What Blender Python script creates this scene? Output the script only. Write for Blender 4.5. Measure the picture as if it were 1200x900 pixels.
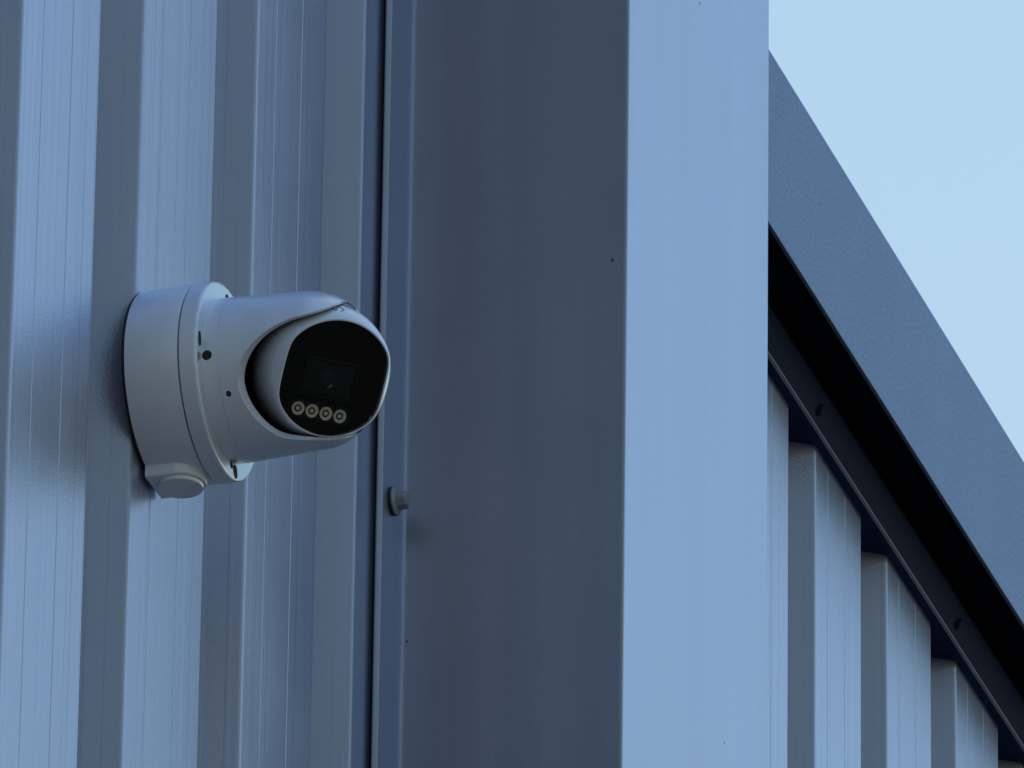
import bpy, bmesh, math
from mathutils import Vector, Matrix

sc = bpy.context.scene
for o in list(bpy.data.objects):
    bpy.data.objects.remove(o, do_unlink=True)

# ------------------------------------------------------------------ camera
# world: +X = out of the walls, +Y = along the walls (away), +Z = up
F_PX, TH, AL, RO = 14143.0, 0.4589, 0.3071, 0.0143
CAM = Vector((2.1155, 0.0, 1.6))
fwd = Vector((-math.sin(AL) * math.cos(TH), math.cos(AL) * math.cos(TH), math.sin(TH)))
r0 = Vector((math.cos(AL), math.sin(AL), 0))
u0 = r0.cross(fwd)
cr = r0 * math.cos(RO) + u0 * math.sin(RO)
cu = -r0 * math.sin(RO) + u0 * math.cos(RO)
cam_d = bpy.data.cameras.new('camera')
cam = bpy.data.objects.new('camera', cam_d)
sc.collection.objects.link(cam)
cam.matrix_world = Matrix(((cr.x, cu.x, -fwd.x, CAM.x), (cr.y, cu.y, -fwd.y, CAM.y),
                           (cr.z, cu.z, -fwd.z, CAM.z), (0, 0, 0, 1)))
cam_d.sensor_width = 36.0
cam_d.lens = F_PX / 1200.0 * 36.0
cam_d.clip_start = 0.1
cam_d.clip_end = 6000.0
sc.camera = cam

# ------------------------------------------------------------------ sky, sun, exposure
SUN_EL = math.radians(62)
SUN_DIR_XY = Vector((-0.08, 1.0)).normalized()          # sun stands behind the building
world = bpy.data.worlds.new('World')
sc.world = world
world.use_nodes = True
wn = world.node_tree
wn.nodes.clear()
sky = wn.nodes.new('ShaderNodeTexSky')
sky.sky_type = 'NISHITA'
sky.sun_disc = False
sky.sun_elevation = SUN_EL
sky.sun_rotation = math.atan2(SUN_DIR_XY.x, SUN_DIR_XY.y)
sky.altitude = 0.0
sky.air_density = 2.5
sky.dust_density = 0.3
sky.ozone_density = 3.5
bg = wn.nodes.new('ShaderNodeBackground')
bg.inputs['Strength'].default_value = 0.112
wo = wn.nodes.new('ShaderNodeOutputWorld')
wn.links.new(sky.outputs[0], bg.inputs[0])
wn.links.new(bg.outputs[0], wo.inputs[0])
sun_d = bpy.data.lights.new('sun', 'SUN')
sun_d.energy = 2.0
sun_d.angle = math.radians(0.53)
sun_d.color = (1.0, 0.94, 0.86)
sun = bpy.data.objects.new('sun', sun_d)
sc.collection.objects.link(sun)
sdir = Vector((SUN_DIR_XY.x * math.cos(SUN_EL), SUN_DIR_XY.y * math.cos(SUN_EL), math.sin(SUN_EL)))
sun.rotation_euler = sdir.to_track_quat('Z', 'Y').to_euler()
sun.location = (-20, 20, 30)
vs = sc.view_settings
vs.view_transform = 'Standard'
vs.look = 'None'
vs.exposure = 0.0
vs.gamma = 1.0
vs.use_curve_mapping = False

# ------------------------------------------------------------------ helpers
def link(o):
    sc.collection.objects.link(o)
    return o

def tag(o, label=None, cat=None, group=None, kind=None):
    if label: o['label'] = label
    if cat: o['category'] = cat
    if group: o['group'] = group
    if kind: o['kind'] = kind
    return o

def empty(name, loc=(0, 0, 0)):
    o = bpy.data.objects.new(name, None)
    o.empty_display_size = 0.1
    o.location = loc
    return link(o)

def finish(bm, angle=35.0):
    bmesh.ops.recalc_face_normals(bm, faces=bm.faces)
    lim = math.radians(angle)
    for f in bm.faces: f.smooth = True
    for e in bm.edges:
        if len(e.link_faces) == 2:
            e.smooth = e.calc_face_angle(0.0) < lim
        else:
            e.smooth = True

def to_mesh(bm, name, mats, angle=35.0, recalc=True):
    if recalc: finish(bm, angle)
    me = bpy.data.meshes.new(name)
    bm.to_mesh(me)
    bm.free()
    for m in (mats if isinstance(mats, (list, tuple)) else [mats]):
        me.materials.append(m)
    return me

def mobj(name, me, parent=None, loc=(0, 0, 0)):
    o = bpy.data.objects.new(name, me)
    o.location = loc
    if parent: o.parent = parent
    return link(o)

def box(bm, x0, x1, y0, y1, z0, z1):
    v = [bm.verts.new(p) for p in ((x0, y0, z0), (x1, y0, z0), (x1, y1, z0), (x0, y1, z0),
                                   (x0, y0, z1), (x1, y0, z1), (x1, y1, z1), (x0, y1, z1))]
    for q in ((0, 3, 2, 1), (4, 5, 6, 7), (0, 1, 5, 4), (1, 2, 6, 5), (2, 3, 7, 6), (3, 0, 4, 7)):
        bm.faces.new([v[i] for i in q])

def fillet(pts, rad, seg=5):
    """pts: list of (x, y, r or None); rounds each interior corner"""
    out = []
    n = len(pts)
    for i, p in enumerate(pts):
        P = Vector(p[:2])
        r = p[2] if len(p) > 2 else rad
        if i == 0 or i == n - 1 or not r:
            out.append(P); continue
        A = Vector(pts[i - 1][:2]); B = Vector(pts[i + 1][:2])
        a = (A - P); b = (B - P)
        la, lb = a.length, b.length
        a.normalize(); b.normalize()
        ang = a.angle(b)
        if ang > math.radians(178):
            out.append(P); continue
        t = min(r / math.tan(ang / 2), la * 0.45, lb * 0.45)
        s = P + a * t; e = P + b * t
        for k in range(seg + 1):
            q = k / seg
            out.append(s * (1 - q) ** 2 + P * 2 * q * (1 - q) + e * q * q)
    return out

def support(pts, minlen=0.0018, d=0.00025):
    """holding points so that flat strips keep flat normals beside bends"""
    out = [Vector(pts[0])]
    for a, b in zip(pts[:-1], pts[1:]):
        a = Vector(a); b = Vector(b)
        L = (b - a).length
        if L > minlen:
            t = (b - a) / L
            out += [a + t * d, b - t * d]
        out.append(b)
    return out

def extrude(bm, pts, z0, z1, thick=None, nz=1, mat=0):
    """open polyline in XY pulled up in Z"""
    rows = []
    for k in range(nz + 1):
        z = z0 + (z1 - z0) * k / nz
        rows.append([bm.verts.new((p[0], p[1], z)) for p in pts])
    for k in range(nz):
        for i in range(len(pts) - 1):
            f = bm.faces.new((rows[k][i], rows[k][i + 1], rows[k + 1][i + 1], rows[k + 1][i]))
            f.material_index = mat

def extrude_y(bm, pts, y0, y1, closed=False):
    """polyline of (x, z) pulled along Y"""
    a = [bm.verts.new((p[0], y0, p[1])) for p in pts]
    b = [bm.verts.new((p[0], y1, p[1])) for p in pts]
    n = len(pts)
    for i in range(n if closed else n - 1):
        j = (i + 1) % n
        bm.faces.new((a[i], a[j], b[j], b[i]))
    if closed:
        bm.faces.new(a[::-1]); bm.faces.new(b)

def frame_of(ax):
    ax = Vector(ax).normalized()
    t = Vector((0, 0, 1)) if abs(ax.z) < 0.9 else Vector((0, 1, 0))
    u = t.cross(ax).normalized()
    w = ax.cross(u)
    return u, w, ax

def lathe(bm, prof, seg=96, o=(0, 0, 0), ax=(1, 0, 0), mats=None):
    """prof: (along axis, radius[, material])"""
    u, w, a = frame_of(ax)
    o = Vector(o)
    rings = []
    for p in prof:
        if p[1] < 1e-7:
            rings.append([bm.verts.new(o + a * p[0])])
        else:
            rings.append([bm.verts.new(o + a * p[0] + (u * math.cos(2 * math.pi * k / seg) + w * math.sin(2 * math.pi * k / seg)) * p[1]) for k in range(seg)])
    for i in range(len(rings) - 1):
        A, B = rings[i], rings[i + 1]
        m = prof[i + 1][2] if len(prof[i + 1]) > 2 else 0
        for k in range(seg):
            j = (k + 1) % seg
            if len(A) == 1 and len(B) == 1: continue
            if len(A) == 1: f = bm.faces.new((A[0], B[j], B[k]))
            elif len(B) == 1: f = bm.faces.new((A[k], A[j], B[0]))
            else: f = bm.faces.new((A[k], A[j], B[j], B[k]))
            f.material_index = m

def ringloft(bm, rings, cap0=True, cap1=True):
    vs_ = [[bm.verts.new(p) for p in r] for r in rings]
    n = len(vs_[0])
    for A, B in zip(vs_[:-1], vs_[1:]):
        for k in range(n):
            j = (k + 1) % n
            bm.faces.new((A[k], A[j], B[j], B[k]))
    if cap0: bm.faces.new(vs_[0][::-1])
    if cap1: bm.faces.new(vs_[-1])

def baked(o):
    """evaluate modifiers into the mesh"""
    dg = bpy.context.evaluated_depsgraph_get()
    dg.update()
    me = bpy.data.meshes.new_from_object(o.evaluated_get(dg))
    o.modifiers.clear()
    o.data = me
    return o

# ------------------------------------------------------------------ materials
def nodes(name):
    m = bpy.data.materials.new(name)
    m.use_nodes = True
    nt = m.node_tree
    b = nt.nodes['Principled BSDF']
    return m, nt, b

def N(nt, t, **kw):
    n = nt.nodes.new(t)
    for k, v in kw.items():
        if k in n.inputs.keys(): n.inputs[k].default_value = v
        else: setattr(n, k, v)
    return n

def coords(nt, scale=(1, 1, 1)):
    g = N(nt, 'ShaderNodeNewGeometry')
    mp = N(nt, 'ShaderNodeMapping')
    mp.inputs['Scale'].default_value = scale
    nt.links.new(g.outputs['Position'], mp.inputs['Vector'])
    return mp.outputs['Vector']

def noise(nt, vec, scale, detail=3.0, rough=0.55):
    n = N(nt, 'ShaderNodeTexNoise')
    n.inputs['Scale'].default_value = scale
    n.inputs['Detail'].default_value = detail
    n.inputs['Roughness'].default_value = rough
    nt.links.new(vec, n.inputs['Vector'])
    return n.outputs['Fac']

def ramp(nt, fac, stops):
    r = N(nt, 'ShaderNodeValToRGB')
    el = r.color_ramp.elements
    el[0].position, el[0].color = stops[0][0], (*stops[0][1], 1)
    el[1].position, el[1].color = stops[-1][0], (*stops[-1][1], 1)
    for p, c in stops[1:-1]:
        e = el.new(p); e.color = (*c, 1)
    nt.links.new(fac, r.inputs['Fac'])
    return r.outputs['Color']

def mixc(nt, fac, a, b, mode='MIX'):
    m = N(nt, 'ShaderNodeMix', data_type='RGBA', blend_type=mode)
    for s, v in ((m.inputs[0], fac), (m.inputs[6], a), (m.inputs[7], b)):
        if hasattr(v, 'links'): nt.links.new(v, s)
        elif isinstance(v, (int, float)): s.default_value = v
        else: s.default_value = (*v, 1)
    return m.outputs[2]

def paint(name, col, tint, rough, power=1.5, f0=0.04, grain=0.06, bump=0.05, streak=0.12, dots=(), grain_scale=900, lines=0.0, ripple=0.0, spec=0.12):
    """satin coil coated sheet: matt ground under a blue-silver lacquer whose gloss grows towards grazing view"""
    m, nt, b = nodes(name)
    out = nt.nodes['Material Output']
    v = coords(nt)
    g = noise(nt, v, grain_scale, 2.0, 0.6)
    base = mixc(nt, 1.0, col, ramp(nt, g, [(0.25, (1 - grain * .3,) * 3), (0.75, (1 + grain * .3,) * 3)]), 'MULTIPLY')
    s = noise(nt, coords(nt, (26, 26, 0.9)), 1.0, 4.0, 0.6)
    cl = noise(nt, v, 9.0, 4.0, 0.6)
    dirt = mixc(nt, 1.0, ramp(nt, s, [(0.3, (1 - streak,) * 3), (0.6, (1, 1, 1))]), ramp(nt, cl, [(0.3, (1 - streak * .6,) * 3), (0.7, (1, 1, 1))]), 'MULTIPLY')
    base = mixc(nt, 1.0, base, dirt, 'MULTIPLY')
    dirt = mixc(nt, 0.12, (1, 1, 1), dirt)
    if lines:
        ln = noise(nt, coords(nt, (420, 420, 0.7)), 1.0, 2.0, 0.5)
        lc_ = ramp(nt, ln, [(0.30, (1 - lines,) * 3), (0.40, (1, 1, 1)), (0.64, (1, 1, 1)), (0.72, (1 + lines * .6,) * 3)])
        dirt = mixc(nt, 1.0, dirt, lc_, 'MULTIPLY')
        base = mixc(nt, 0.4, base, mixc(nt, 1.0, base, lc_, 'MULTIPLY'))
    gloss = mixc(nt, 1.0, mixc(nt, 1.0, tint, ramp(nt, g, [(0.25, (1 - grain,) * 3), (0.75, (1, 1, 1))]), 'MULTIPLY'), dirt, 'MULTIPLY')
    for (px_, py_, pz_, rad_) in dots:            # dirt specks where they stick to the sheet
        dn = N(nt, 'ShaderNodeVectorMath', operation='DISTANCE')
        wob = N(nt, 'ShaderNodeVectorMath', operation='SUBTRACT')
        nt.links.new(coords(nt), wob.inputs[0])
        wob.inputs[1].default_value = (px_, py_, pz_)
        sc_ = N(nt, 'ShaderNodeVectorMath', operation='MULTIPLY')
        nt.links.new(wob.outputs[0], sc_.inputs[0])
        sc_.inputs[1].default_value = (1.0, 0.6, 0.75)
        nt.links.new(sc_.outputs[0], dn.inputs[0])
        dv = N(nt, 'ShaderNodeMath', operation='DIVIDE')
        nt.links.new(dn.outputs['Value'], dv.inputs[0])
        dv.inputs[1].default_value = rad_ * 4
        f_ = ramp(nt, dv.outputs[0], [(0.0, (0.9, 0.9, 0.9)), (0.17, (0.9, 0.9, 0.9)), (0.27, (0, 0, 0))])
        base = mixc(nt, f_, base, (0.015, 0.015, 0.015))
        gloss = mixc(nt, f_, gloss, (0.08, 0.08, 0.08))
    nt.links.new(base, b.inputs['Base Color'])
    b.inputs['Specular IOR Level'].default_value = spec
    b.inputs['Roughness'].default_value = 0.5
    gl = N(nt, 'ShaderNodeBsdfGlossy')
    nt.links.new(gloss, gl.inputs['Color'])
    rr = ramp(nt, cl, [(0.3, (rough * 0.92,) * 3), (0.7, (rough * 1.1,) * 3)])
    nt.links.new(rr, gl.inputs['Roughness'])
    bp = N(nt, 'ShaderNodeBump')
    bp.inputs['Strength'].default_value = bump
    bp.inputs['Distance'].default_value = 0.001
    nt.links.new(g, bp.inputs['Height'])
    nrm_ = bp.outputs['Normal']
    if ripple:
        b2 = N(nt, 'ShaderNodeBump')
        b2.inputs['Strength'].default_value = 1.0
        b2.inputs['Distance'].default_value = ripple
        nt.links.new(noise(nt, coords(nt, (5.0, 5.0, 1.3)), 1.0, 1.0, 0.4), b2.inputs['Height'])
        nt.links.new(nrm_, b2.inputs['Normal'])
        nrm_ = b2.outputs['Normal']
    nt.links.new(nrm_, b.inputs['Normal'])
    nt.links.new(nrm_, gl.inputs['Normal'])
    lw = N(nt, 'ShaderNodeLayerWeight')
    lw.inputs['Blend'].default_value = 0.5
    pw = N(nt, 'ShaderNodeMath', operation='POWER')
    pw.inputs[1].default_value = power
    nt.links.new(lw.outputs['Facing'], pw.inputs[0])
    ma = N(nt, 'ShaderNodeMath', operation='MULTIPLY_ADD')
    ma.inputs[1].default_value = 1 - f0
    ma.inputs[2].default_value = f0
    nt.links.new(pw.outputs[0], ma.inputs[0])
    mx = N(nt, 'ShaderNodeMixShader')
    nt.links.new(ma.outputs[0], mx.inputs[0])
    nt.links.new(b.outputs[0], mx.inputs[1])
    nt.links.new(gl.outputs[0], mx.inputs[2])
    nt.links.new(mx.outputs[0], out.inputs['Surface'])
    return m

def plain(name, col, rough=0.5, metallic=0.0, spec=0.5, grain=0.04, gscale=500):
    m, nt, b = nodes(name)
    g = noise(nt, coords(nt), gscale, 3.0)
    nt.links.new(mixc(nt, 1.0, col, ramp(nt, g, [(0.3, (1 - grain,) * 3), (0.7, (1 + grain,) * 3)]), 'MULTIPLY'), b.inputs['Base Color'])
    b.inputs['Roughness'].default_value = rough
    b.inputs['Metallic'].default_value = metallic
    b.inputs['Specular IOR Level'].default_value = spec
    return m

M_CLAD = paint('cladding_paint', (0.275, 0.305, 0.41), (0.66, 0.765, 1.0), 0.31, power=0.85, grain=0.12, bump=0.24, streak=0.10, lines=0.26, grain_scale=650)
M_FLASH = paint('flashing_paint', (0.245, 0.25, 0.295), (0.66, 0.765, 1.0), 0.33, power=0.92, grain=0.10, bump=0.14, streak=0.20,
                dots=((0.1401, 6.433, 5.0121, 0.0011), (0.0095, 6.433, 4.7654, 0.0008), (0.1494, 6.5885, 5.2726, 0.0008), (0.1494, 6.6541, 4.7765, 0.0007)), ripple=0.0010)
M_FASCIA = paint('fascia_paint', (0.025, 0.04, 0.08), (0.53, 0.69, 1.0), 0.40, power=3.15, grain=0.34, bump=0.32, streak=0.10, grain_scale=330, ripple=0.0008, spec=0.06)
M_TRIM = paint('drip_trim_paint', (0.008, 0.016, 0.036), (0.08, 0.16, 0.42), 0.45, power=3.5, f0=0.02, grain=0.12, bump=0.1, streak=0.05, spec=0.02)
M_WHITE = paint('white_housing_paint', (0.78, 0.84, 0.96), (0.80, 0.90, 1.0), 0.30, power=1.25, f0=0.05, grain=0.04, bump=0.05, streak=0.12, grain_scale=420, spec=0.2)
M_EYE = paint('white_eyeball_paint', (0.76, 0.82, 0.94), (0.80, 0.90, 1.0), 0.30, power=1.25, f0=0.05, grain=0.04, bump=0.04, streak=0.10, grain_scale=420, spec=0.2)
M_RUBBER_GAP = plain('black_rubber_and_gap_shade', (0.012, 0.012, 0.013), 0.7)
M_HOLE = plain('dark_hole', (0.015, 0.015, 0.016), 0.8)
M_MARK = plain('grey_print', (0.22, 0.23, 0.25), 0.6)
M_FACE = plain('black_faceplate', (0.0015, 0.0015, 0.002), 0.5, spec=0.08)
M_FRAME = plain('lens_frame_plastic', (0.006, 0.007, 0.009), 0.4, spec=0.25)
M_LENS = plain('lens_glass', (0.002, 0.002, 0.004), 0.06)
M_CUP = plain('led_reflector', (0.92, 0.90, 0.82), 0.35)
M_DIE = plain('led_die', (0.9, 0.88, 0.78), 0.4)
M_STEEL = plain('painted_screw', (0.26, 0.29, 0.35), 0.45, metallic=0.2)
M_LINER = plain('inner_liner', (0.03, 0.03, 0.03), 0.8)

def pane_material():
    m, nt, b = nodes('clear_front_glass')
    nt.nodes.remove(b)
    out = nt.nodes['Material Output']
    tr = N(nt, 'ShaderNodeBsdfTransparent')
    tr.inputs['Color'].default_value = (0.95, 0.96, 0.96, 1)
    gl = N(nt, 'ShaderNodeBsdfGlossy')
    gl.inputs['Roughness'].default_value = 0.04
    fr = N(nt, 'ShaderNodeFresnel')
    fr.inputs['IOR'].default_value = 1.25
    mx = N(nt, 'ShaderNodeMixShader')
    nt.links.new(fr.outputs[0], mx.inputs[0])
    nt.links.new(tr.outputs[0], mx.inputs[1])
    nt.links.new(gl.outputs[0], mx.inputs[2])
    nt.links.new(mx.outputs[0], out.inputs['Surface'])
    return m
M_PANE = pane_material()

def ground_material():
    m, nt, b = nodes('asphalt_yard')
    v = coords(nt)
    a = noise(nt, v, 40.0, 6.0, 0.7)
    c = noise(nt, v, 0.4, 4.0)
    col = ramp(nt, a, [(0.3, (0.05, 0.049, 0.048)), (0.55, (0.09, 0.087, 0.084)), (0.75, (0.14, 0.135, 0.13))])
    col = mixc(nt, 1.0, col, ramp(nt, c, [(0.3, (0.8, 0.8, 0.8)), (0.7, (1.05, 1.03, 1.0))]), 'MULTIPLY')
    nt.links.new(col, b.inputs['Base Color'])
    b.inputs['Roughness'].default_value = 0.9
    bp = N(nt, 'ShaderNodeBump')
    bp.inputs['Strength'].default_value = 0.5
    nt.links.new(a, bp.inputs['Height'])
    nt.links.new(bp.outputs['Normal'], b.inputs['Normal'])
    return m

# ------------------------------------------------------------------ ground
bm = bmesh.new()
S = 2500.0
bm.faces.new([bm.verts.new(p) for p in ((-S, -S, 0), (S, -S, 0), (S, S, 0), (-S, S, 0))])
g = mobj('ground', to_mesh(bm, 'ground', ground_material()))
tag(g, 'dark asphalt yard around the metal clad buildings', 'ground', kind='structure')

# ------------------------------------------------------------------ ribbed wall cladding
PITCH = 0.207
CROWN = 0.1313
DEPTH = 0.033
NP = 5                                    # ribs per sheet

def rib_profile(n):
    """(x, y) over n pitches; starts at the middle of a pan, crown plane at x = 0"""
    gap = PITCH - CROWN
    side = 0.022
    pan = gap - 2 * side
    raw = [(-DEPTH, 0.0, 0)]
    y = pan / 2
    for k in range(n):
        raw.append((-DEPTH, y, 0.003))
        y += side
        raw.append((0.0, y, 0.0042))
        c0 = y
        for fr_, d, hw in ((0.265, -0.0005, 0.0007), (0.395, 0.00010, 0.0014), (0.64, -0.00055, 0.0007), (0.775, 0.00014, 0.0014)):
            yc = c0 + CROWN * fr_
            raw += [(0.0, yc - hw, 0), (d, yc, 0), (0.0, yc + hw, 0)]
        y += CROWN
        raw.append((0.0, y, 0.003))
        y += side
        raw.append((-DEPTH, y, 0.003))
        y += pan if k < n - 1 else pan / 2
    raw.append((-DEPTH, y, 0))
    return fillet(raw, 0.003, 5)

def clad_wall(root, x, bend_y, n_sheets, first, z0, z1):
    """bend_y: y of a crown's near bend; sheet index first.. in 5-rib steps"""
    bm = bmesh.new()
    extrude(bm, support(rib_profile(NP)), 0.0, z1 - z0)
    me = to_mesh(bm, 'cladding_sheet', M_CLAD, 50)
    # keep the painted side outwards
    for k in range(n_sheets):
        start = bend_y - (0.022 + (PITCH - CROWN - 0.044) / 2) + (first + k) * NP * PITCH
        mobj('cladding_sheet', me, root, (x, start, z0))

YA = 5.8660
BEND2 = YA + PITCH - CROWN                # near bend of the crown the camera sits on
H_A = 6.6
near = empty('cladding_wall', (0, 3.4, 0))
tag(near, 'near grey ribbed metal wall with the white security camera fixed to it', 'wall', 'ribbed metal walls')
near.location = (0, 0, 0)
# three crowns (k=0,1,2) behind the camera plus everything to the left, out of frame
clad_wall(near, 0.0, BEND2 + 2 * PITCH - 4 * PITCH, 5, -4, 0.05, H_A)
X_F = -0.2212                             # crown plane of the farther wall
bm = bmesh.new()
box(bm, -9.0, -0.05, 0.6, 6.72, 0.0, H_A - 0.02)
mobj('building_shell', to_mesh(bm, 'building_shell', M_LINER), near)

far = empty('cladding_wall', (0, 0, 0))
tag(far, 'ribbed metal wall beyond the boxed corner trim, below the dark roof fascia', 'wall', 'ribbed metal walls')
YB = 8.0801
Z_LIP = 1.6 + 4.1395
clad_wall(far, X_F, YB + PITCH - CROWN, 10, -1, 0.05, Z_LIP + 0.004)
bm = bmesh.new()
box(bm, -9.0, X_F - 0.05, 6.76, 18.0, 0.0, Z_LIP - 0.02)
mobj('building_shell', to_mesh(bm, 'building_shell', M_LINER), far)

# ------------------------------------------------------------------ boxed corner flashing
corner = empty('corner_flashing', (0, 6.45, 0))
tag(corner, 'tall smooth boxed metal corner trim between the two ribbed walls', 'trim')
Y0, Y1, Y2 = 6.3885, 6.4330, 6.7500
XB = 0.1494
bm = bmesh.new()
prof = [(0.0032, 6.4300, 0), (0.0032, Y0 + 0.0010, 0.0012), (0.0022, Y0 - 0.0004, 0.0008), (0.0036, Y0 - 0.0018, 0.001), (0.0064, Y0 + 0.0004, 0.0016),
        (0.0064, Y1, 0.0025), (XB, Y1, 0.0022), (XB, Y2, 0.0022), (X_F - 0.03, Y2, 0)]
pts = [(p[0], p[1] - 6.45) for p in fillet(prof, 0.002, 6)]
extrude(bm, support(pts), 0.05, H_A + 0.05)
fl = mobj('folded_sheet', to_mesh(bm, 'folded_sheet', M_FLASH, 50), corner)
bm = bmesh.new()
box(bm, -0.3, XB + 0.001, Y1 - 6.45 - 0.001, Y2 - 6.45 + 0.001, H_A + 0.052, H_A + 0.06)
mobj('cap', to_mesh(bm, 'cap', M_FLASH), corner)

def screw_mesh(rad, hexr, head):
    bm = bmesh.new()
    lathe(bm, [(0, rad * 0.96, 0), (0.0018, rad, 0), (0.0019, rad * 0.9, 0)], 40)
    me_seal = to_mesh(bm, 'seal', M_RUBBER_GAP)
    bm = bmesh.new()
    lathe(bm, [(0.0017, rad * 0.97), (0.0028, rad * 0.97), (0.0036, rad * 0.86), (0.0042, hexr * 1.1), (0.0042, 0.0)], 40)
    me_w = to_mesh(bm, 'washer', M_STEEL)
    bm = bmesh.new()
    # serrated hex head
    rings = []
    for (a, s) in ((0.0040, 1.0), (0.0040 + head * 0.85, 1.0), (0.0040 + head, 0.86)):
        ring = []
        for k in range(24):
            t = 2 * math.pi * k / 24 + 0.12
            hx = math.cos(math.pi / 6) / math.cos((t % (math.pi / 3)) - math.pi / 6)
            rr = hexr * s * hx * (1.0 if k % 2 else 0.95)
            ring.append((a, rr * math.cos(t), rr * math.sin(t)))
        rings.append(ring)
    ringloft(bm, rings)
    me_h = to_mesh(bm, 'hex_head', M_STEEL, 25)
    return me_seal, me_w, me_h
SM = screw_mesh(0.0094, 0.0062, 0.0065)
sx, sy, sz = 0.0066, 6.4075, 1.6 + 3.2502
for dz in (0.0, -0.62, 0.62):
    e = mobj('screw', SM[1], corner, (sx, sy - 6.45, sz + dz))
    mobj('seal', SM[0], e)
    mobj('hex_head', SM[2], e)

# ------------------------------------------------------------------ roof edge of the farther building
CX = 2.1155
roof = empty('roof_edge', (0, 0, 0))
tag(roof, 'dark blue grey roof fascia with black drip trim above the farther ribbed wall', 'fascia')
xl, zl = CX - 2.3288, Z_LIP
xt2, zt2 = CX - 2.3168, 1.6 + 4.1648
xf, zf1, zf2 = CX - 2.2791, 1.6 + 4.1650, 1.6 + 4.3145
ya, yb = 6.78, 17.5
# drip trim: bottom flange against the wall, small hemmed lip, leaning face
bm = bmesh.new()
p = fillet([(X_F - 0.045, zl + 0.0012, 0), (xl + 0.0008, zl + 0.0006, 0.0006), (xl + 0.0016, zl + 0.0030, 0.0008), (xl, zl + 0.0042, 0.0008), (xt2, zt2, 0.002), (xt2 - 0.03, zt2 + 0.05, 0)], 0.001, 4)
extrude_y(bm, support(p), ya, yb)
trim = mobj('drip_trim', to_mesh(bm, 'drip_trim', M_TRIM, 40), roof)
bm = bmesh.new()
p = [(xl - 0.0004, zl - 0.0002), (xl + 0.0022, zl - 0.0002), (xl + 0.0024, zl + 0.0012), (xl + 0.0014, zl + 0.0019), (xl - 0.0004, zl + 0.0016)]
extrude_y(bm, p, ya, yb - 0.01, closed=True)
mobj('lip_highlight_bar', to_mesh(bm, 'lip_highlight_bar', M_STEEL, 20), trim)  # lighter galvanised edge bar, added to carry the lip's highlight line
# fascia board: folded sheet with returns at bottom and top
bm = bmesh.new()
p = fillet([(xf - 0.0042, zf1 + 0.010, 0), (xf - 0.0032, zf1 + 0.0004, 0.0010), (xf, zf1, 0.0016), (xf, zf2, 0.0025), (xf - 0.05, zf2 + 0.004, 0), (-9.0, zf2 + 0.55, 0), (-9.0, zf2 + 0.50, 0), (xf - 0.012, zf2 - 0.03, 0)], 0.002, 5)
extrude_y(bm, support(p + [p[0]])[:-1], ya, yb, closed=True)
mobj('fascia', to_mesh(bm, 'fascia', M_FASCIA, 40), roof)
bm = bmesh.new()
box(bm, X_F - 0.06, X_F - 0.04, ya, yb, zl, zf2 + 0.005)
mobj('wall_plate', to_mesh(bm, 'wall_plate', M_LINER), roof)
# rivets in the drip trim
bm = bmesh.new()
tn = Vector((zt2 - zl, 0, -(xt2 - xl))).normalized()
lathe(bm, [(0, 0.0052), (0.001, 0.005), (0.0022, 0.0032), (0.0026, 0)], 20, ax=tn)
rm = to_mesh(bm, 'rivet', M_TRIM)
for yy in (7.715, 8.122, 8.529, 8.936, 9.343, 9.75):
    t = 0.46
    mobj('rivet', rm, trim, (xl + (xt2 - xl) * t, yy, zl + 0.004 + (zt2 - zl - 0.004) * t))

# ------------------------------------------------------------------ security camera
A_FR = 0.0465
BASE = Vector((0.0006, 5.9745, 1.6 + 3.1217))
camr = empty('security_camera', BASE)
tag(camr, 'white round turret security camera on a ribbed grey metal wall', 'camera')

bm = bmesh.new()
lathe(bm, [(0, 0), (0.0, 0.0575), (0.0022, 0.0575), (0.0022, 0)], 96)
mobj('gasket', to_mesh(bm, 'gasket', M_RUBBER_GAP), camr)
bm = bmesh.new()
lathe(bm, [(0.002, 0), (0.002, 0.0583)] + [(0.0335, 0.0590), (0.0345, 0.0586), (0.0348, 0.0580), (0.0348, 0)], 128)
jb = mobj('junction_box', to_mesh(bm, 'junction_box', M_WHITE), camr)
bm = bmesh.new()
lathe(bm, [(0.034, 0.0), (0.034, 0.0574), (0.036, 0.0574), (0.036, 0)], 96)
mobj('seam_seal', to_mesh(bm, 'seam_seal', M_RUBBER_GAP), jb)
# conduit boss and plug at the bottom
bm = bmesh.new()
BA, BR = 0.0185, 0.0157
def stadium(r, z):
    pts_ = []
    for k in range(33):
        t = -math.pi / 2 + math.pi * k / 32
        pts_.append((BA + r * math.cos(t), r * math.sin(t), z))
    pts_.append((0.002, r, z)); pts_.append((0.002, -r, z))
    return pts_
ringloft(bm, [stadium(BR, -0.045), stadium(BR, -0.0622), stadium(BR - 0.0006, -0.0632), stadium(BR - 0.0012, -0.0635)])
mobj('conduit_boss', to_mesh(bm, 'conduit_boss', M_WHITE, 30), jb)
bm = bmesh.new()
lathe(bm, [(0.0630, 0), (0.0630, 0.0136), (0.0652, 0.0136), (0.0658, 0.0133), (0.0661, 0.0127), (0.0661, 0)], 64, o=(BA, 0, 0), ax=(0, 0, -1))
mobj('conduit_plug', to_mesh(bm, 'conduit_plug', M_WHITE, 30), jb)
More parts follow.
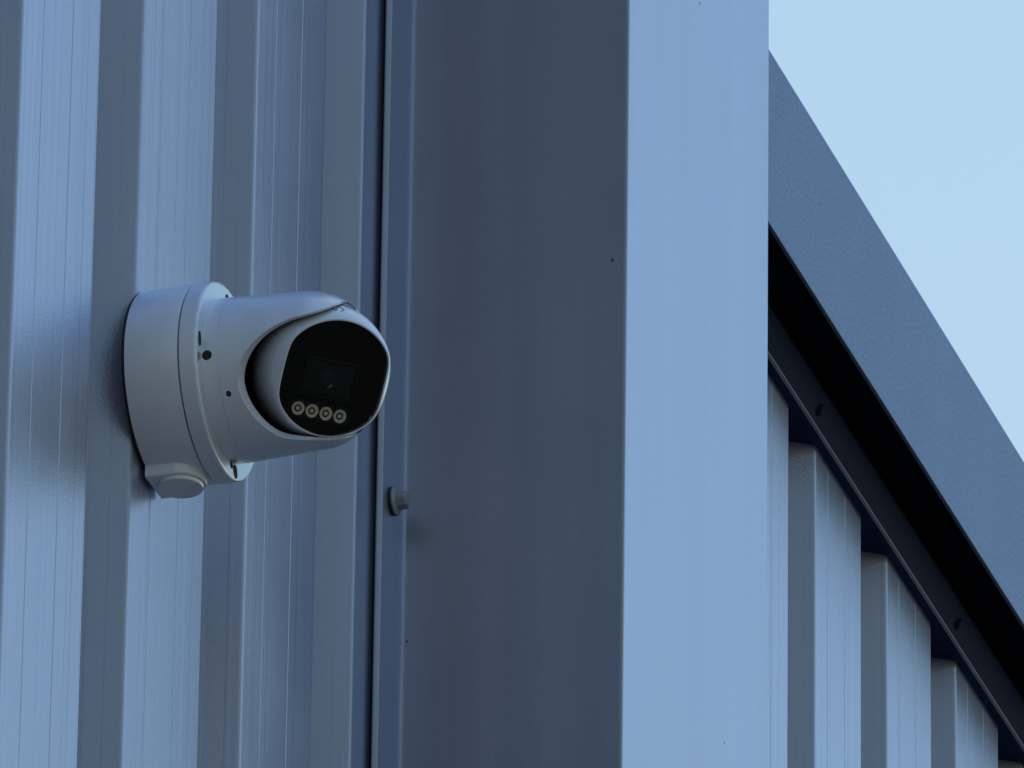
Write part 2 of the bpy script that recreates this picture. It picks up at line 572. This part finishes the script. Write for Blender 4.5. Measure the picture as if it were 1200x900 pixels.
# mounting ring
bm = bmesh.new()
pr = fillet([(0.0356, 0.0, 0), (0.0356, 0.0592, 0.0004), (A_FR, 0.0592, 0.0022), (A_FR - 0.0004, 0.047, 0), (A_FR - 0.0004, 0.0, 0)], 0.001, 6)
lathe(bm, [tuple(q) for q in support(pr)], 128)
ring = mobj('mounting_ring', to_mesh(bm, 'mounting_ring', M_WHITE), camr)
def slot(name, ang, rad, w, h, a, parent, tilt=0.0):
    """dark elongated screw slot lying on the ring's face"""
    bm = bmesh.new()
    c = Vector((a, rad * math.cos(ang), rad * math.sin(ang)))
    t = Vector((0, -math.sin(ang + tilt), math.cos(ang + tilt)))
    n_ = Vector((0, math.cos(ang + tilt), math.sin(ang + tilt)))
    rings = []
    for dx, s in ((-0.0015, 1.0), (0.00025, 1.0)):
        rings.append([tuple(c + Vector((dx, 0, 0)) + t * (h * math.cos(2 * math.pi * k / 20) * s) + n_ * (w * math.sin(2 * math.pi * k / 20) * s)) for k in range(20)])
    ringloft(bm, rings)
    return mobj(name, to_mesh(bm, name, M_HOLE), parent)
slot('screw_slot', math.radians(97), 0.0525, 0.0016, 0.0018, A_FR, ring)
slot('screw_slot', math.radians(177), 0.0530, 0.0018, 0.0045, A_FR, ring, 0.2)
slot('screw_slot', math.radians(-72), 0.0535, 0.0042, 0.0030, A_FR, ring)
slot('screw_slot', math.radians(-79), 0.0505, 0.0022, 0.0014, A_FR, ring)
# housing: collar, gently tapering barrel, domed end; the mouth is cut out towards the yard
BALL_A = 0.1000
RD = 0.0464
RDA = 0.0388
RB = 0.0411
prof = [(A_FR - 0.002, 0.0), (A_FR - 0.002, 0.0489), (A_FR + 0.0092, 0.0487), (A_FR + 0.0093, 0.0483), (A_FR + 0.0097, 0.0483), (A_FR + 0.0098, 0.0486)]
for k in range(1, 21):
    q = k / 20
    prof.append((A_FR + 0.0098 + (BALL_A + 0.0018 - A_FR - 0.0098) * q, 0.0486 + (RD - 0.0486) * q))
for k in range(1, 33):
    t = math.pi / 2 * k / 32
    tt = 0.039 + (math.pi / 2 - 0.039) * k / 32
    prof.append((BALL_A + RDA * math.sin(tt), RD * math.cos(tt) if k < 32 else 0.0))
bm = bmesh.new()
lathe(bm, prof, 160)
housing = mobj('housing', to_mesh(bm, 'housing', M_WHITE), camr)

Z1 = 1.0 / 6000.0                          # outline unit, metres
inner = [(836, 143, 7), (793, 160, 8), (727, 183, 9), (653, 205, 11), (592, 236, 13), (544, 276, 17), (510, 325, 22), (493, 373, 26),
         (491, 420, 28), (506, 472, 27), (538, 525, 24), (580, 568, 21), (627, 595, 20), (687, 606, 16), (745, 611, 12), (800, 612, 10),
         (860, 603, 8), (895, 584, 6), (914, 558, 5), (940, 530, 3), (1070, 500, 0), (1090, 380, 0), (1070, 240, 0), (930, 215, 1), (884, 181, 3), (866, 158, 5)]
# smooth, denser outline (Catmull-Rom)
def dense(pl, m=4):
    out = []
    n = len(pl)
    for i in range(n):
        p0, p1, p2, p3 = (Vector(pl[(i + d) % n]) for d in (-1, 0, 1, 2))
        for k in range(m):
            t = k / m
            out.append(0.5 * ((2 * p1) + (p2 - p0) * t + (2 * p0 - 5 * p1 + 4 * p2 - p3) * t * t + (3 * p1 - p0 - 3 * p2 + p3) * t ** 3))
    return out
ol = dense(inner)
bc = Vector((735, 378))
vv = -fwd                                   # mouth axis
def loc3(x, y, d):
    return Vector((BALL_A, 0, 0)) + cr * (x * Z1) + cu * (-y * Z1) + vv * d
nrm = []
for i in range(len(ol)):
    a_ = ol[i - 1]; b_ = ol[(i + 1) % len(ol)]
    t = Vector((b_.x - a_.x, b_.y - a_.y)).normalized()
    nrm.append(Vector((t.y, -t.x)))
# make sure the normals point away from the centre
if (Vector((ol[8 * 4].x, ol[8 * 4].y)) - bc).dot(nrm[8 * 4]) < 0: nrm = [-n_ for n_ in nrm]
AXC = Vector((cr.x, cu.x, vv.x))            # barrel axis in mouth coordinates
def surf(x, y):
    """distance of the housing's skin towards the mouth axis at an offset"""
    d = 0.07
    while d > -0.02:
        P = Vector((x * Z1, -y * Z1, d))
        s_ = P.dot(AXC)
        rr_ = (P - AXC * s_).length
        if s_ <= 0: ins = rr_ < RD + (0.0486 - RD) * min(1.0, -s_ / 0.0437)
        else: ins = (s_ / RDA) ** 2 + (rr_ / RD) ** 2 < 1
        if ins: return d
        d -= 0.0002
    return 0.0
R0, R1, R2, R3 = [], [], [], []
for p_, n_ in zip(ol, nrm):
    x, y, w_ = p_.x - bc.x, p_.y - bc.y, max(p_.z, 0.0)
    xo, yo = x + n_.x * w_, y + n_.y * w_
    d0 = -0.016 - max(0.0, x) * Z1 * 0.75
    so = surf(xo, yo)
    d1 = max(so - w_ * Z1 * 1.1 - 0.0006, d0 + 0.002)
    d2 = so + 0.0012
    R0.append(loc3(x, y, d0)); R1.append(loc3(x, y, d1)); R2.append(loc3(xo, yo, max(d2, d1 + 0.001))); R3.append(loc3(xo + n_.x * 4, yo + n_.y * 4, 0.075))
bm = bmesh.new()
ringloft(bm, [R0, R1, R2, R3])
bmesh.ops.recalc_face_normals(bm, faces=bm.faces)
nr = len(R0)
for i_, f_ in enumerate(bm.faces):
    f_.material_index = 1 if (i_ < nr or len(f_.verts) > 4) else 0
bmesh.ops.triangulate(bm, faces=bm.faces)
cut = mobj('mouth_cutter', to_mesh(bm, 'mouth_cutter', [M_WHITE, M_RUBBER_GAP]), camr)
housing.data.materials.append(M_RUBBER_GAP)  # mouth pit coloured black too, standing in for shade around the eyeball
md = housing.modifiers.new('mouth', 'BOOLEAN')
md.operation = 'DIFFERENCE'
md.solver = 'EXACT'
md.object = cut
md.material_mode = 'INDEX'
bpy.context.view_layer.update()
baked(housing)
bpy.data.objects.remove(cut, do_unlink=True)
bm = bmesh.new()
bm.from_mesh(housing.data)
bmesh.ops.dissolve_degenerate(bm, dist=1e-6, edges=bm.edges)
finish(bm, 24)
bm.to_mesh(housing.data)
bm.free()
# small fittings on the housing side that faces the yard
def side_disc(name, a, ang, r, depth, mat, parent, rad):
    bm = bmesh.new()
    n_ = Vector((0, math.cos(ang), math.sin(ang)))
    lathe(bm, [(-0.002, r), (depth, r), (depth + 0.0001, r * 0.7), (depth, 0)], 24, o=Vector((a, 0, 0)) + n_ * rad, ax=n_)
    return mobj(name, to_mesh(bm, name, mat), parent)
side_disc('collar_hole', A_FR + 0.0030, math.radians(187.5), 0.0030, 0.0003, M_HOLE, housing, 0.0486)
side_disc('set_screw', A_FR + 0.0136, math.radians(216), 0.0018, 0.0002, M_HOLE, housing, 0.0482)

# ---- eyeball with its flat glazed face
gx, gy = math.sin(math.radians(22.0)), -math.sin(math.radians(11.0))
gd = (cr * gx + cu * gy + vv * math.sqrt(1 - gx * gx - gy * gy)).normalized()
ROLL = math.radians(-14.0)
hh = cr * math.cos(ROLL) + cu * math.sin(ROLL)
hh = (hh - gd * hh.dot(gd)).normalized()
uu = gd.cross(hh)
def outline(w, ra, rb, n=120):
    """near-circle with two flattened, softly rounded sides"""
    out = []
    for k in range(n):
        t = 2 * math.pi * k / n
        c, s = math.cos(t), math.sin(t)
        r = 1.0 / math.sqrt((c / ra) ** 2 + (s / rb) ** 2)
        flat = w / max(abs(c), 1e-4)
        p = 22.0
        rr = (r ** -p + flat ** -p) ** (-1 / p)
        out.append((rr * c, rr * s))
    return out
PR = 0.0343
th0 = math.asin(min(0.999, (PR + 0.0012) / RB))
PD = RB * math.cos(th0)
def P3(h, v, g): return hh * h + uu * v + gd * g
rim = outline(0.0336, 0.0373, 0.0355)
gls = outline(0.0320, 0.0357, 0.0340)
rings = []
for k in range(0, 15):
    th = th0 + (math.pi * 0.62 - th0) * k / 14
    q = (math.sin(th) - math.sin(th0)) / (1 - math.sin(th0)) if th < math.pi / 2 else 1.0
    ring_ = []
    for (x, y) in rim:
        L = math.hypot(x, y)
        r_ = L + (RB - L) * min(1, q) if th < math.pi / 2 else RB * math.sin(th)
        ring_.append(tuple(P3(x / L * r_, y / L * r_, RB * math.cos(th))))
    rings.append(ring_)
lip = [tuple(P3(x * 0.985, y * 0.985, PD + 0.0007)) for x, y in rim]
lip2 = [tuple(P3(x * 1.006, y * 1.006, PD + 0.0007)) for x, y in gls]
lip3 = [tuple(P3(x * 1.003, y * 1.003, PD - 0.0035)) for x, y in gls]
bm = bmesh.new()
ringloft(bm, [lip3, lip2, lip] + rings, cap0=True, cap1=True)
eye = mobj('eyeball', to_mesh(bm, 'eyeball', M_EYE, 30), camr, Vector((BALL_A, 0, 0)) + cr * (17 * Z1) - cu * (3 * Z1))
# black mask plate and clear pane
bm = bmesh.new()
ringloft(bm, [[tuple(P3(x, y, PD - 0.0034)) for x, y in gls], [tuple(P3(x, y, PD - 0.0022)) for x, y in gls]])
mobj('face_mask', to_mesh(bm, 'face_mask', M_FACE), eye)
bm = bmesh.new()
ringloft(bm, [[tuple(P3(x * 1.0015, y * 1.0015, PD - 0.0002)) for x, y in gls], [tuple(P3(x, y, PD + 0.0003)) for x, y in gls]])
mobj('front_glass', to_mesh(bm, 'front_glass', M_PANE), eye)
# lens window: frame, recessed panel, lens
lc = Vector((-0.0012, -0.0012))
def rrect(cx_, cy_, hw, hv, g, rr=0.0012, n=5):
    out = []
    for sx_, sy_, a0 in ((1, 1, 0), (-1, 1, 90), (-1, -1, 180), (1, -1, 270)):
        for k in range(n + 1):
            t = math.radians(a0 + 90 * k / n)
            out.append(tuple(P3(cx_ + sx_ * (hw - rr) + rr * math.cos(t), cy_ + sy_ * (hv - rr) + rr * math.sin(t), g)))
    return out
bm = bmesh.new()
ringloft(bm, [rrect(lc.x, lc.y, 0.0170, 0.0116, PD - 0.0023), rrect(lc.x, lc.y, 0.0168, 0.0114, PD - 0.0010), rrect(lc.x, lc.y, 0.0156, 0.0102, PD - 0.0008),
              rrect(lc.x, lc.y, 0.0146, 0.0092, PD - 0.0020)])
mobj('lens_frame', to_mesh(bm, 'lens_frame', M_FRAME, 25), eye)
bm = bmesh.new()
lo = P3(-0.0030, -0.0008, PD - 0.0021)
lathe(bm, [(0, 0.0070), (0.0006, 0.0068), (0.0008, 0.0060), (0.0002, 0.0050), (0.0003, 0.0032), (0.0009, 0.0018), (0.0011, 0)], 48, o=lo, ax=gd)
mobj('lens', to_mesh(bm, 'lens', M_LENS, 30), eye)
# LED tray and four LEDs
def tray(hw, rr, g, cx_, cy_):
    out = []
    for k in range(17):
        t = math.radians(-90 + 180 * k / 16); out.append(tuple(P3(cx_ + hw + rr * math.cos(t), cy_ + rr * math.sin(t), g)))
    for k in range(17):
        t = math.radians(90 + 180 * k / 16); out.append(tuple(P3(cx_ - hw + rr * math.cos(t), cy_ + rr * math.sin(t), g)))
    return out
LC = (-0.0032, -0.0214)
SP = 0.00895
bm = bmesh.new()
tx = LC[0] + 0.0006
ringloft(bm, [tray(0.0150, 0.0054, PD - 0.0023, tx, LC[1]), tray(0.0150, 0.0053, PD - 0.0017, tx, LC[1]), tray(0.0150, 0.0049, PD - 0.0017, tx, LC[1]), tray(0.0150, 0.0047, PD - 0.0021, tx, LC[1])])
mobj('led_tray', to_mesh(bm, 'led_tray', M_FRAME, 25), eye)
bm = bmesh.new()
lathe(bm, [(0.0, 0.0038, 0), (0.0012, 0.0040, 0), (0.0013, 0.0037, 0), (0.0006, 0.0022, 0), (0.0006, 0.0020, 1), (0.0005, 0.0013, 1), (0.0010, 0.0012, 2), (0.0012, 0.0006, 2), (0.0012, 0.0, 2)], 36, ax=gd)
led = to_mesh(bm, 'led', [M_CUP, M_FACE, M_DIE], 30)
for k in range(4):
    mobj('led', led, eye, P3(LC[0] + (k - 1.5) * SP, LC[1], PD - 0.0020))

# faint printed mark on the crown of the eyeball, above the glass
def ball_point(px, py):
    x, y = (px * Z1, py * Z1)
    r = RB + 0.00012
    return cr * x + cu * y + vv * math.sqrt(max(r * r - x * x - y * y, 1e-8))
bm = bmesh.new()
for line in (((47, 220), (53, 212), (60, 215), (60, 226)), ((67, 225), (85, 214), (73, 208))):
    for (x0_, y0_), (x1_, y1_) in zip(line[:-1], line[1:]):
        A = ball_point(x0_, y0_); B = ball_point(x1_, y1_)
        ax_ = (B - A)
        lathe(bm, [(0, 0), (0, 0.00022), (ax_.length, 0.00022), (ax_.length, 0)], 8, o=A, ax=ax_)
mobj('printed_mark', to_mesh(bm, 'printed_mark', M_MARK), eye)
